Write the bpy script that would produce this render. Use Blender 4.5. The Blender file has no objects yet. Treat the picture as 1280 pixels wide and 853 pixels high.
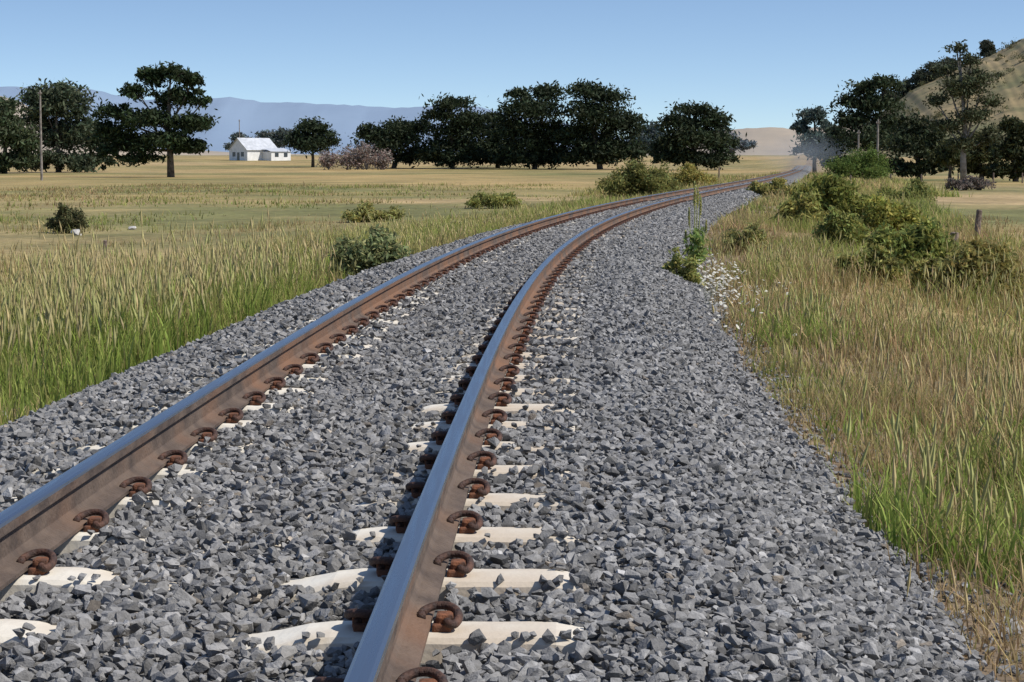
import bpy, bmesh, math, random
import numpy as np
from mathutils import Vector, Matrix
rng = np.random.default_rng(7); random.seed(7)
SC = bpy.context.scene; C = SC.collection
F = 2560.0; HY = 205.0; CAMZ = 1.11

# ------------------------------------------------------------ curves / terrain
sY = [-10, 0, 6, 10, 15, 20, 30, 40, 50, 65, 90, 160, 300, 6000]
sS = [.012, .018, .022, .03, .045, .062, .094, .122, .142, .16, .165, .152, .15, .12]
YG = np.arange(-10, 6200, .25)
SG = np.interp(YG, sY, sS)
SG = np.convolve(np.pad(SG, 20, mode='edge'), np.ones(41)/41, mode='valid')
CG = np.concatenate([[0], np.cumsum((SG[1:]+SG[:-1])*.125)])
CG = CG - np.interp(8, YG, CG) - .75
def cx(y): return np.interp(y, YG, CG)
def sl(y): return np.interp(y, YG, SG)
def Lv(y): return np.interp(y, [0, 290, 340, 400, 450, 520, 600, 700, 1000, 3000, 8000], [0, 0, .15, .5, 1.0, 2.2, 4.0, 4.6, 6.2, 14, 30])
def WF(t): return np.interp(t, [22, 60], [1, .8])
def P(t, o):
    s = sl(t); q = 1/np.sqrt(1+s*s)
    return cx(t)+o*q, t-o*s*q
_w = [(rng.normal(size=2), rng.uniform(0, 6.28)) for _ in range(14)]
def fbm(x, y, f=1.0):
    r = 0
    for i, (k, p) in enumerate(_w):
        m = f*(.5+.35*i); r = r+np.sin(x*k[0]*m+y*k[1]*m+p)/(1+.35*i)
    return r/3.0
def G0(o, y):
    o = np.asarray(o, float)
    z = np.interp(o, [-14, -7, -4, -3, -2.1, 2.1, 3, 5, 8, 12], [-1.0, -.88, -.62, -.5, -.42, -.42, -.48, -.62, -.85, -1.0])
    a = np.clip((np.abs(o)-2.2)/1.5, 0, 1)
    return z+Lv(y)+a*.05*fbm(o, y, .6)
def G(x, y):
    q = 1/math.sqrt(1+float(sl(y))**2)
    return float(G0((x-float(cx(y)))*q, y))
def place(px, py):
    Z = 60.0
    for _ in range(60):
        X = (px-640)/F*Z
        Zn = F*(CAMZ-G(X, Z))/(py-HY)
        Z = .6*Z+.4*Zn
    return (px-640)/F*Z, Z

# ------------------------------------------------------------ helpers
def tag(o, label=None, cat=None, group=None, kind=None):
    if label: o['label'] = label
    if cat: o['category'] = cat
    if group: o['group'] = group
    if kind: o['kind'] = kind
    return o
def empty(name, loc, rz=0):
    o = bpy.data.objects.new(name, None); C.objects.link(o); o.location = loc; o.rotation_euler = (0, 0, rz)
    o.empty_display_size = .2
    return o
def npmesh(name, V, Fa, mats, parent=None, col=None, midx=None, smooth=False):
    V = np.asarray(V, np.float32); Fa = np.asarray(Fa, np.int32)
    me = bpy.data.meshes.new(name); k = Fa.shape[1]; n = len(Fa)
    me.vertices.add(len(V)); me.vertices.foreach_set('co', V.ravel())
    me.loops.add(n*k); me.loops.foreach_set('vertex_index', Fa.ravel())
    me.polygons.add(n); me.polygons.foreach_set('loop_start', np.arange(0, n*k, k, dtype=np.int32))
    me.polygons.foreach_set('loop_total', np.full(n, k, np.int32))
    if midx is not None: me.polygons.foreach_set('material_index', np.asarray(midx, np.int32))
    me.polygons.foreach_set('use_smooth', np.full(n, smooth, dtype=bool))
    me.update(calc_edges=True); me.validate()
    if col is not None:
        a = me.color_attributes.new('Col', 'FLOAT_COLOR', 'POINT')
        c4 = np.ones((len(V), 4), np.float32); c4[:, :3] = col
        a.data.foreach_set('color', c4.ravel())
    for m in (mats if isinstance(mats, (list, tuple)) else [mats]): me.materials.append(m)
    o = bpy.data.objects.new(name, me); C.objects.link(o)
    if parent: o.parent = parent
    return o
class MB:
    def __init__(s): s.bm = bmesh.new()
    def box(s, x0, x1, y0, y1, z0, z1, bev=0):
        r = bmesh.ops.create_cube(s.bm, size=1)
        for v in r['verts']: v.co = Vector(((x0+x1)/2+v.co.x*(x1-x0), (y0+y1)/2+v.co.y*(y1-y0), (z0+z1)/2+v.co.z*(z1-z0)))
        if bev:
            es = list({e for v in r['verts'] for e in v.link_edges})
            bmesh.ops.bevel(s.bm, geom=es, offset=bev, segments=2, affect='EDGES', profile=.6)
        return s
    def tube(s, pts, rad, n=8):
        pts = [Vector(p) for p in pts]; rings = []
        if not hasattr(rad, '__len__'): rad = [rad]*len(pts)
        for i, p in enumerate(pts):
            d = (pts[min(i+1, len(pts)-1)]-pts[max(i-1, 0)]).normalized()
            a = d.cross(Vector((.13, .97, .2))).normalized(); b = d.cross(a)
            rings.append([s.bm.verts.new(p+(a*math.cos(6.2832*j/n)+b*math.sin(6.2832*j/n))*rad[i]) for j in range(n)])
        for i in range(len(rings)-1):
            for j in range(n): s.bm.faces.new([rings[i][j], rings[i][(j+1) % n], rings[i+1][(j+1) % n], rings[i+1][j]])
        s.bm.faces.new(rings[0]); s.bm.faces.new(rings[-1])
        return s
    def poly(s, vs, fs):
        v = [s.bm.verts.new(p) for p in vs]
        for f in fs: s.bm.faces.new([v[i] for i in f])
        return s
    def build(s, name, m, parent=None, smooth=False):
        bmesh.ops.recalc_face_normals(s.bm, faces=s.bm.faces)
        me = bpy.data.meshes.new(name); s.bm.to_mesh(me); s.bm.free()
        for p in me.polygons: p.use_smooth = smooth
        me.materials.append(m); o = bpy.data.objects.new(name, me); C.objects.link(o)
        if parent: o.parent = parent
        return o

# ------------------------------------------------------------ materials
def newmat(name):
    m = bpy.data.materials.new(name); m.use_nodes = True; nt = m.node_tree; nt.nodes.clear()
    out = nt.nodes.new('ShaderNodeOutputMaterial'); return m, nt, out
def N(nt, t, **k):
    n = nt.nodes.new(t)
    for a, b in k.items(): setattr(n, a, b)
    return n
def noise_mat(name, c1, c2, scale=5, rough=.9, bump=.0, bscale=40, metal=0, c3=None, s3=1.5, coord='Object', lo=.35, hi=.65, along=None):
    m, nt, out = newmat(name); l = nt.links.new
    tc = N(nt, 'ShaderNodeTexCoord'); b = N(nt, 'ShaderNodeBsdfPrincipled')
    n1 = N(nt, 'ShaderNodeTexNoise'); n1.inputs['Scale'].default_value = scale; n1.inputs['Detail'].default_value = 6
    l(tc.outputs[coord], n1.inputs['Vector'])
    r = N(nt, 'ShaderNodeValToRGB'); r.color_ramp.elements[0].position = lo; r.color_ramp.elements[1].position = hi
    r.color_ramp.elements[0].color = (*c1, 1); r.color_ramp.elements[1].color = (*c2, 1); l(n1.outputs['Fac'], r.inputs['Fac'])
    cur = r.outputs['Color']
    if c3:
        n3 = N(nt, 'ShaderNodeTexNoise'); n3.inputs['Scale'].default_value = s3; n3.inputs['Detail'].default_value = 4; l(tc.outputs[coord], n3.inputs['Vector'])
        fac = n3.outputs['Fac']
        if along:
            sx = N(nt, 'ShaderNodeSeparateXYZ'); l(tc.outputs[coord], sx.inputs[0])
            mr = N(nt, 'ShaderNodeMapRange'); mr.inputs['From Min'].default_value = along[0]; mr.inputs['From Max'].default_value = along[1]
            mr.inputs['To Min'].default_value = -.09; mr.inputs['To Max'].default_value = .05; l(sx.outputs['Y'], mr.inputs['Value'])
            ad = N(nt, 'ShaderNodeMath', operation='ADD'); l(fac, ad.inputs[0]); l(mr.outputs['Result'], ad.inputs[1]); fac = ad.outputs[0]
        r3 = N(nt, 'ShaderNodeValToRGB'); r3.color_ramp.elements[0].position = .45; r3.color_ramp.elements[1].position = .65; l(fac, r3.inputs['Fac'])
        mx = N(nt, 'ShaderNodeMixRGB'); l(r3.outputs['Color'], mx.inputs['Fac']); l(cur, mx.inputs['Color1']); mx.inputs['Color2'].default_value = (*c3, 1); cur = mx.outputs['Color']
    l(cur, b.inputs['Base Color']); b.inputs['Roughness'].default_value = rough; b.inputs['Metallic'].default_value = metal
    if bump:
        nb = N(nt, 'ShaderNodeTexNoise'); nb.inputs['Scale'].default_value = bscale; nb.inputs['Detail'].default_value = 5; l(tc.outputs[coord], nb.inputs['Vector'])
        bp = N(nt, 'ShaderNodeBump'); bp.inputs['Strength'].default_value = bump; bp.inputs['Distance'].default_value = .02; l(nb.outputs['Fac'], bp.inputs['Height']); l(bp.outputs['Normal'], b.inputs['Normal'])
    l(b.outputs['BSDF'], out.inputs['Surface']); return m
def col_mat(name, transl=0.0, nscale=0, namt=.4, rough=.9, bump=0, bscale=60, spec=.2, n2=0):
    m, nt, out = newmat(name); l = nt.links.new
    at = N(nt, 'ShaderNodeAttribute', attribute_name='Col'); cur = at.outputs['Color']
    geo = N(nt, 'ShaderNodeNewGeometry')
    for sc_, am in ((nscale, namt), (n2, namt*.8)):
        if not sc_: continue
        n1 = N(nt, 'ShaderNodeTexNoise'); n1.inputs['Scale'].default_value = sc_; n1.inputs['Detail'].default_value = 8; n1.inputs['Roughness'].default_value = .65
        l(geo.outputs['Position'], n1.inputs['Vector'])
        mr = N(nt, 'ShaderNodeMapRange'); mr.inputs['From Min'].default_value = .3; mr.inputs['From Max'].default_value = .7
        mr.inputs['To Min'].default_value = 1-am; mr.inputs['To Max'].default_value = 1+am; l(n1.outputs['Fac'], mr.inputs['Value'])
        mx = N(nt, 'ShaderNodeMixRGB', blend_type='MULTIPLY'); mx.inputs['Fac'].default_value = 1; l(cur, mx.inputs['Color1']); l(mr.outputs['Result'], mx.inputs['Color2']); cur = mx.outputs['Color']
    b = N(nt, 'ShaderNodeBsdfPrincipled'); l(cur, b.inputs['Base Color']); b.inputs['Roughness'].default_value = rough
    b.inputs['Specular IOR Level'].default_value = spec
    if bump:
        nb = N(nt, 'ShaderNodeTexNoise'); nb.inputs['Scale'].default_value = bscale; nb.inputs['Detail'].default_value = 6; l(geo.outputs['Position'], nb.inputs['Vector'])
        bp = N(nt, 'ShaderNodeBump'); bp.inputs['Strength'].default_value = bump; bp.inputs['Distance'].default_value = .01; l(nb.outputs['Fac'], bp.inputs['Height']); l(bp.outputs['Normal'], b.inputs['Normal'])
    if transl:
        t = N(nt, 'ShaderNodeBsdfTranslucent'); l(cur, t.inputs['Color'])
        ms = N(nt, 'ShaderNodeMixShader'); ms.inputs['Fac'].default_value = transl; l(b.outputs['BSDF'], ms.inputs[1]); l(t.outputs['BSDF'], ms.inputs[2]); l(ms.outputs['Shader'], out.inputs['Surface'])
    else: l(b.outputs['BSDF'], out.inputs['Surface'])
    return m
M = dict(
 ground=col_mat('dry_field', nscale=2.2, namt=.4, bump=.6, bscale=9, n2=.12),
 stone=col_mat('basalt', nscale=60, namt=.3, bump=.4, bscale=180, spec=.3, rough=.85),
 bed=noise_mat('ballast_dark', (.06, .06, .057), (.2, .195, .19), 30, .95, 1, 30),
 blade=col_mat('grass_blade', transl=.35, rough=.7),
 leaf=col_mat('leaf', transl=.25, rough=.7),
 shrubleaf=col_mat('shrub_leaf', transl=.4, rough=.7),
 bark=noise_mat('bark', (.05, .04, .03), (.16, .13, .1), 2, .95),
 barkg=noise_mat('pale_bark', (.14, .12, .1), (.3, .27, .24), 2, .9),
 conc=noise_mat('sleeper_concrete', (.62, .57, .48), (.72, .68, .59), 5, .9, .12, 60, c3=(.54, .46, .36), s3=2),
 clip=noise_mat('clip_rust', (.032, .018, .014), (.10, .044, .026), 35, .75, .4, 120),
 shoulder=noise_mat('shoulder_rust', (.07, .033, .02), (.21, .078, .034), 30, .9, .4, 90),
 web=noise_mat('web_rust', (.068, .048, .037), (.135, .097, .072), 7, .85, .4, 60, c3=(.185, .097, .053), s3=1.3, along=(1, 9)),
 wood=noise_mat('weathered_wood', (.09, .065, .05), (.25, .19, .15), 12, .9, .4, 40),
 white=noise_mat('white_paint', (.68, .68, .66), (.8, .8, .78), 1, .6),
 roof=noise_mat('pale_roof', (.42, .44, .46), (.55, .57, .6), 1, .5),
 glass=noise_mat('dark_window', (.02, .025, .03), (.05, .06, .07), 1, .2),
 rock=noise_mat('pale_rock', (.35, .33, .3), (.6, .58, .54), 6, .9, .5, 20),
 mountain=noise_mat('haze_blue_mountain', (.18, .25, .35), (.21, .285, .385), .0012, 1, 0, lo=.3, hi=.7),  # blue of the distant air haze painted into the base colour
 farhill=noise_mat('far_hill', (.26, .23, .19), (.38, .31, .23), .006, 1, 0),  # dry brown with a pinkish haze tint mixed into the colour
 hill=noise_mat('dry_hill', (.15, .125, .06), (.30, .225, .115), .12, 1, 0, c3=(.13, .125, .055), s3=.05),
)
m, nt, out = newmat('polished_steel'); l = nt.links.new
b = N(nt, 'ShaderNodeBsdfPrincipled'); b.inputs['Metallic'].default_value = .95; b.inputs['Base Color'].default_value = (.28, .30, .34, 1)
tc = N(nt, 'ShaderNodeTexCoord'); mp = N(nt, 'ShaderNodeMapping'); mp.inputs['Scale'].default_value = (60, 1.5, 60); l(tc.outputs['Object'], mp.inputs['Vector'])
nn = N(nt, 'ShaderNodeTexNoise'); nn.inputs['Scale'].default_value = 1.5; nn.inputs['Detail'].default_value = 5; l(mp.outputs['Vector'], nn.inputs['Vector'])
rr = N(nt, 'ShaderNodeMapRange'); rr.inputs['To Min'].default_value = .15; rr.inputs['To Max'].default_value = .42; l(nn.outputs['Fac'], rr.inputs['Value']); l(rr.outputs['Result'], b.inputs['Roughness'])
l(b.outputs['BSDF'], out.inputs['Surface']); M['steel'] = m

# ------------------------------------------------------------ ground
yl = list(np.arange(-6, 45, .4)); st = .5
while yl[-1] < 6000: yl.append(yl[-1]+st); st *= 1.03
pos = list(np.arange(0, 14, .4)); st = .6
while pos[-1] < 4000: pos.append(pos[-1]+st); st *= 1.07
ol = np.array([-p for p in pos[:0:-1]]+pos); yl = np.array(yl)
O, Y = np.meshgrid(ol, yl); X, YY = O+cx(Y), Y
Zg = G0(O, Y)
n1 = fbm(X*.35, YY*.12, .35); n2 = fbm(X*1.1+9, YY*.5+4, .9); n3 = fbm(X*.05, YY*.025, .5); n4 = fbm(X*.12+3, YY*.10, .6)
straw = np.array([.365, .26, .11]); tan = np.array([.39, .285, .15]); olive = np.array([.15, .15, .055]); dirt = np.array([.20, .15, .10])
a = np.clip(.5-.6*n1-.35*n2+.3*n3+.5*n4, 0, .95)[..., None]
b_ = np.clip(.5+.8*n3-.5*n4, 0, 1)[..., None]
colr = (straw*(1-b_)+tan*b_)*(1-a)+olive*a
d = np.clip(1-(np.abs(O)-2.6)/2.5, 0, 1)[..., None]*np.where(O > 0, 1, .6)[..., None]
colr = colr*(1-d)+dirt*d
nx = len(ol); ny = len(yl)
idx = np.arange(nx*ny).reshape(ny, nx)
FQ = np.stack([idx[:-1, :-1], idx[:-1, 1:], idx[1:, 1:], idx[1:, :-1]], -1).reshape(-1, 4)
npm = npmesh('ground', np.stack([X, YY, Zg], -1).reshape(-1, 3), FQ, M['ground'], col=colr.reshape(-1, 3), smooth=True)
tag(npm, 'dry straw coloured paddock on both sides of the railway', 'ground', kind='structure')

def Bz(o, t):
    return np.interp(np.abs(o)/(.5+.5*WF(t)), [0, 1.2, 1.5, 2.0, 2.35], [-.020, -.025, -.07, -.30, -.44])+Lv(t)+.012*fbm(o*3, t*3, 1.0)
ty = np.concatenate([np.arange(-5, 30, .25), np.arange(30, 100, 1), np.arange(100, 430, 4)])
oo = np.linspace(-2.3, 2.3, 33)
O2, T2 = np.meshgrid(oo, ty); O2 = O2*WF(T2); bx_, by_ = P(T2, O2)
far = np.clip((T2-60)/20, 0, 1)
i2 = np.arange(O2.size).reshape(O2.shape)
FQ2 = np.stack([i2[:-1, :-1], i2[:-1, 1:], i2[1:, 1:], i2[1:, :-1]], -1).reshape(-1, 4)
V2 = np.stack([bx_, by_, Bz(O2, T2)-.034+.03*far-.03*(np.abs(O2) > 2.1*WF(T2))], -1).reshape(-1, 3)
tag(npmesh('ballast_bed', V2, FQ2, M['bed'], smooth=True), 'grey ballast embankment under the track', 'ballast bed', kind='structure')

# ------------------------------------------------------------ rails
GH = .5675
def rail(name, o0, label):
    root = empty(name, (float(cx(5)+o0), 5.0, 0))
    ty = np.concatenate([np.arange(-4, 40, .3), np.arange(40, 120, 1), np.arange(120, 425, 3)])
    def loft(nm, prof, mats, mi):
        V = []
        for (po, pz) in prof:
            x, y = P(ty, o0+po); V.append(np.stack([x-root.location.x, y-5.0, pz+.012+Lv(ty)], -1))
        V = np.stack(V, 1); n = len(prof); ii = np.arange(len(ty)*n).reshape(len(ty), n); fs = []; mm = []
        for j in range(n):
            k = (j+1) % n
            fs.append(np.stack([ii[:-1, j], ii[1:, j], ii[1:, k], ii[:-1, k]], -1)); mm.append(np.full(len(ty)-1, mi[j] if mi else 0))
        return npmesh(nm, V.reshape(-1, 3), np.concatenate(fs), mats, root, midx=np.concatenate(mm))
    loft('rail_foot', [(-.067, 0), (-.067, .011), (-.02, .0265), (.02, .0265), (.067, .011), (.067, 0)], [M['web']], None)
    loft('rail_web', [(-.02, .0262), (-.010, .04), (-.0075, .093), (-.017, .109), (.017, .109), (.0075, .093), (.010, .04), (.02, .0262)], [M['web']], None)
    loft('rail_head', [(-.028, .1093), (-.030, .137), (-.027, .1445), (-.019, .1485), (0, .1498), (.019, .1485), (.027, .1445), (.030, .137), (.028, .1093)],
         [M['web'], M['steel']], [0, 0, 1, 1, 1, 1, 1, 0, 0])
    tag(root, label, 'rail')
rail('steel_rail', -GH, 'left steel rail of the curving track with shiny top and brown side')
rail('steel_rail', GH, 'right steel rail running up from the photo bottom with shiny top and orange rusty side')

# ------------------------------------------------------------ sleepers
SP = .65; T0 = 3.54; NS = 88
def cr(pts, k=5):
    pts = [Vector(p) for p in pts]; out = []
    q = [pts[0]]+pts+[pts[-1]]
    for i in range(1, len(q)-2):
        for j in range(k):
            t = j/k; p0, p1, p2, p3 = q[i-1], q[i], q[i+1], q[i+2]
            out.append(.5*((2*p1)+(p2-p0)*t+(2*p0-5*p1+4*p2-p3)*t*t+(3*p1-p0-3*p2+p3)*t**3))
    out.append(pts[-1]); return out
def make_sleeper():
    r = empty('concrete_sleeper', (0, 0, 0))
    bm = bmesh.new(); nxs = 30; prof = [(-.125, -.2), (-.1, -.012), (-.088, 0), (-.03, .002), (.03, .002), (.088, 0), (.1, -.012), (.125, -.2)]
    rings = []
    for i in range(nxs+1):
        x = -1.0+2.0*i/nxs; dip = .045*min(1, max(0, 1.1-(abs(x)/.34)**2)); e = 1 if 0 < i < nxs else .93
        rings.append([bm.verts.new((x, y*e+random.uniform(-.002, .002), z-(dip if z > -.1 else 0)+random.uniform(-.0008, .0008)-(.012 if e < 1 and z > -.1 else 0))) for y, z in prof])
    for i in range(nxs):
        for j in range(len(prof)):
            k = (j+1) % len(prof); bm.faces.new([rings[i][j], rings[i+1][j], rings[i+1][k], rings[i][k]])
    bm.faces.new(rings[0]); bm.faces.new(rings[-1])
    mb = MB(); mb.bm.free(); mb.bm = bm; mb.build('sleeper_block', M['conc'], r)
    E = [(-.022, -.016, .032), (-.024, .012, .034), (-.016, .034, .040), (.008, .048, .047), (.038, .042, .048), (.060, .016, .041), (.066, -.016, .030), (.058, -.038, .022), (.048, -.042, .022), (.040, -.03, .024), (.040, .0, .024), (.040, .028, .024)]
    for rx in (-GH, GH):
        for sgn in (-1, 1):
            ox = rx+sgn*.067
            f = lambda p: (ox+sgn*p[0], sgn*p[1], p[2])
            MB().tube([f(p) for p in cr(E, 4)], .0108, 8).build('rail_clip', M['clip'], r, True)
            s = MB()
            a, bb = sorted((ox+sgn*.004, ox+sgn*.05)); s.box(a, bb, -.042, .042, 0, .020, .006)
            a, bb = sorted((ox+sgn*.012, ox+sgn*.054)); s.box(a, bb, -.026, .028, .002, .041, .008)
            s.build('clip_shoulder', M['shoulder'], r)
    return r
TK = [T0]
for k in range(1, NS): TK.append(TK[-1]+SP/math.sqrt(1+float(sl(TK[-1]))**2))
TK = np.array(TK)
proto = make_sleeper(); kids = list(proto.children)
ords = ['first', 'second', 'third', 'fourth', 'fifth', 'sixth', 'seventh', 'eighth', 'ninth', 'tenth', 'eleventh', 'twelfth', 'thirteenth', 'fourteenth', 'fifteenth', 'sixteenth', 'seventeenth', 'eighteenth', 'nineteenth', 'twentieth']
for k in range(NS):
    if k == 0: r = proto
    else:
        r = proto.copy(); C.objects.link(r)
        for ch in kids:
            c = ch.copy(); C.objects.link(c); c.parent = r
    t = TK[k]; r.location = (float(cx(t)), t, float(Lv(t))); r.rotation_euler = (0, 0, -math.atan(float(sl(t)))+random.uniform(-.004, .004))
    if k == 0: lab = 'concrete sleeper just below the photo bottom edge'
    elif k == 1: lab = 'buried sleeper at the photo bottom edge with one rusty clip showing'
    elif k-2 < 20: lab = '%s concrete sleeper counting up from the photo bottom with its whole clip in view' % ords[k-2]
    else: lab = 'distant concrete sleeper nearly buried in grey ballast where the track bends away'
    tag(r, lab, 'railway sleeper', 'concrete sleepers under the rails')

# ------------------------------------------------------------ ballast stones
def proto_stone(n):
    bm = bmesh.new()
    for _ in range(n):
        v = Vector(rng.normal(size=3)); v.normalize()
        v = Vector([math.copysign(abs(c)**.75, c) for c in v])
        bm.verts.new((v.x*1.0, v.y*rng.uniform(.65, .85), v.z*rng.uniform(.42, .68)))
    bmesh.ops.convex_hull(bm, input=bm.verts)
    bmesh.ops.delete(bm, geom=[v for v in bm.verts if not v.link_faces], context='VERTS')
    bmesh.ops.triangulate(bm, faces=bm.faces)
    bm.verts.index_update()
    V = np.array([v.co[:] for v in bm.verts]); Fa = np.array([[v.index for v in f.verts] for f in bm.faces]); bm.free()
    return V, Fa
PH = [proto_stone(13) for _ in range(26)]; PL = [proto_stone(8) for _ in range(12)]
fadeZ = np.interp(np.arange(NS), [0, 14, 20, 30], [1, .9, .5, 0])
Lzone = {(-1, -1): rng.uniform(.0, .15, NS)*fadeZ, (-1, 1): np.where(rng.random(NS) < .5, rng.uniform(.05, .18, NS), 0)*fadeZ,
         (1, -1): np.where(rng.random(NS) < .55, rng.uniform(.12, .30, NS), .02)*fadeZ, (1, 1): rng.uniform(.10, .28, NS)*fadeZ}
Lzone[(1, -1)][1:15] = [.1, .40, .34, .2, .06, .12, .20, .24, .30, .10, .22, .2, .05, .16]; Lzone[(1, 1)][1:14] = [.1, .40, .38, .30, .26, .2, .17, .2, .32, .22, .18, .24, .16]
Lzone[(-1, 1)][1:13] = [.14, .28, .24, .08, .04, .03, .06, .16, .2, .18, .15, .1]
Wz = np.interp(np.arange(NS), [0, 4, 14, 26], [1.05, 1, .85, .5])
AV, AF, AC = [], [], []; base = 0
def add_stones(t, o, z, r, protos):
    global base
    x, y = P(t, o); n = len(t)
    keep = np.abs(x) < .29*y+1.5
    x, y, z, r = x[keep], y[keep], z[keep], r[keep]; n = len(x)
    yaw = rng.uniform(0, 6.283, n); p = rng.normal(0, .38, n); q = rng.normal(0, .38, n)
    cy, sy = np.cos(yaw), np.sin(yaw); cp, sp_ = np.cos(p), np.sin(p); cq, sq = np.cos(q), np.sin(q)
    I = np.zeros(n); One = np.ones(n)
    Rz = np.stack([cy, -sy, I, sy, cy, I, I, I, One], -1).reshape(n, 3, 3)
    Rx = np.stack([One, I, I, I, cp, -sp_, I, sp_, cp], -1).reshape(n, 3, 3)
    Ry = np.stack([cq, I, sq, I, One, I, -sq, I, cq], -1).reshape(n, 3, 3)
    R = Rz@Rx@Ry
    tone = np.clip(rng.normal(.205, .055, n), .07, .45); tone = np.where(rng.random(n) < .02, tone*1.5, tone)
    c = np.stack([tone*1.02, tone*1.0, tone*.97], -1); br = rng.random(n) < .012; c[br] = c[br]*np.array([1.12, .98, .82])
    which = rng.integers(0, len(protos), n); pos = np.stack([x, y, z], -1)
    for k, (V, Fa) in enumerate(protos):
        m = which == k; mm = m.sum()
        if not mm: continue
        W = np.einsum('nij,vj->nvi', R[m], V)*r[m][:, None, None]+pos[m][:, None, :]
        AV.append(W.reshape(-1, 3)); AF.append((Fa[None]+(np.arange(mm)*len(V))[:, None, None]).reshape(-1, 3)+base)
        AC.append(np.repeat(c[m], len(V), axis=0)); base += mm*len(V)
def scatter(t0, t1, sp, r0, r1, protos, frac=1.0, dz=0.0, omax=2.5):
    tt, ox = np.meshgrid(np.arange(t0, t1, sp), np.arange(-omax, omax, sp)); tt = tt.ravel(); ox = ox.ravel()
    tt = tt+rng.uniform(-.5, .5, tt.size)*sp; ox = ox+rng.uniform(-.5, .5, ox.size)*sp
    r = r0+(r1-r0)*rng.random(tt.size)**1.6
    edge = (2.26+.13*fbm(tt*2.5, np.sign(ox)*7, 1.0)-.1*rng.random(tt.size)**3)*WF(tt)
    k_ = (rng.random(tt.size) < frac) & (np.abs(ox) < edge)
    tt, ox, r = tt[k_], ox[k_], r[k_]
    z = np.maximum(Bz(ox, tt), -.43+Lv(tt))+rng.uniform(-.011, .010, tt.size)+dz
    ki = np.clip(np.round(np.interp(tt, TK, np.arange(NS))).astype(int), 0, NS-1)
    dt = np.abs(tt-TK[ki]); side = np.where(ox < 0, -1, 1); u = ox-side*GH; outer = np.sign(u) == side
    Lz = np.where(side < 0, np.where(outer, Lzone[(-1, -1)][ki], Lzone[(-1, 1)][ki]), np.where(outer, Lzone[(1, 1)][ki], Lzone[(1, -1)][ki]))
    au = np.abs(u); w = (.112+.6*r+rng.normal(0, .010, tt.size))*Wz[ki]
    lim = np.maximum(.07+Lz+.05*fbm(tt*9, ox*9, 1.0), .075)
    tip = np.sqrt(np.clip(1-((au-.07)/(lim-.07+1e-4))**3, 0, 1))
    skew = .03*fbm(ox*8, ki*3.7, 1.0)
    dts = np.abs(tt-TK[ki]+skew*(au > .16))
    clear = ((dts < (w-.016)*tip) & (au < lim) & (np.abs(ox) < 1.02)) | ((dt < .08) & (au < .143)) | (au < .075+.45*r)
    over = (dt < .11) & (np.abs(ox) < 1.02) & (np.abs(ox) > .3)
    z = np.where(over, np.maximum(z, .008+dz), z)
    k2 = ~clear
    add_stones(tt[k2], ox[k2], z[k2], r[k2], protos)
scatter(2.4, 13, .030, .013, .031, PH)
scatter(2.4, 13, .08, .018, .036, PH, .6, .014)
scatter(13, 30, .039, .018, .035, PL)
scatter(13, 30, .10, .022, .040, PL, .6, .015)
scatter(30, 75, .066, .030, .048, PL)
scatter(75, 150, .15, .06, .10, PL)
ns = 5200; tt = rng.uniform(3, 40, ns); ox = np.sign(rng.normal(size=ns)+.4)*(2.2*WF(tt)+np.abs(rng.normal(0, .22, ns)))
add_stones(tt, ox, G0(ox, tt)+.008, rng.uniform(.010, .030, ns), PL)
st_ = npmesh('ballast_stones', np.concatenate(AV), np.concatenate(AF), M['stone'], col=np.concatenate(AC))
tag(st_, 'crushed grey ballast stones around the rails and sleepers', 'gravel', kind='stuff')

# ------------------------------------------------------------ grass
def blades(x, y, z, h, w, lean, cb, ct):
    n = len(x); a = rng.uniform(0, 6.283, n); f = rng.uniform(0, 6.283, n)
    dx, dy = np.cos(a), np.sin(a); wx, wy = np.cos(f), np.sin(f)
    V = np.zeros((n, 7, 3)); Cc = np.zeros((n, 7, 3))
    for i, t in enumerate((0, .4, .75)):
        ww = w*(1-.6*t)*.5
        bx = x+dx*h*lean*t*t; by = y+dy*h*lean*t*t; bz = z+h*t*(1-.25*np.minimum(lean, 3)*t)
        V[:, 2*i] = np.stack([bx-wx*ww, by-wy*ww, bz], -1); V[:, 2*i+1] = np.stack([bx+wx*ww, by+wy*ww, bz], -1)
        Cc[:, 2*i] = Cc[:, 2*i+1] = cb*(1-t)+ct*t
    V[:, 6] = np.stack([x+dx*h*lean, y+dy*h*lean, z+h*(1-.25*np.minimum(lean, 3))], -1); Cc[:, 6] = ct
    T = np.array([[0, 1, 3], [0, 3, 2], [2, 3, 5], [2, 5, 4], [4, 5, 6]])
    Fa = (T[None]+(np.arange(n)*7)[:, None, None]).reshape(-1, 3)
    return V.reshape(-1, 3), Fa, Cc.reshape(-1, 3), V[:, 6]
def spikes(tip, L, w, c):
    n = len(tip); d = rng.normal(0, .18, (n, 3)); d[:, 2] = 1; d /= np.linalg.norm(d, axis=1)[:, None]
    V = np.zeros((n, 6, 3)); mid = tip+d*(L*.35)[:, None]
    V[:, 0] = tip-d*(L*.15)[:, None]; V[:, 5] = tip+d*L[:, None]
    for i in range(4):
        an = i*math.pi/2; V[:, 1+i] = mid+np.stack([np.cos(an)*w, np.sin(an)*w, 0*w], -1)
    T = np.array([[0, 1, 2], [0, 2, 3], [0, 3, 4], [0, 4, 1], [5, 2, 1], [5, 3, 2], [5, 4, 3], [5, 1, 4]])
    return V.reshape(-1, 3), (T[None]+(np.arange(n)*6)[:, None, None]).reshape(-1, 3), np.repeat(c, 6, axis=0)
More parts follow.
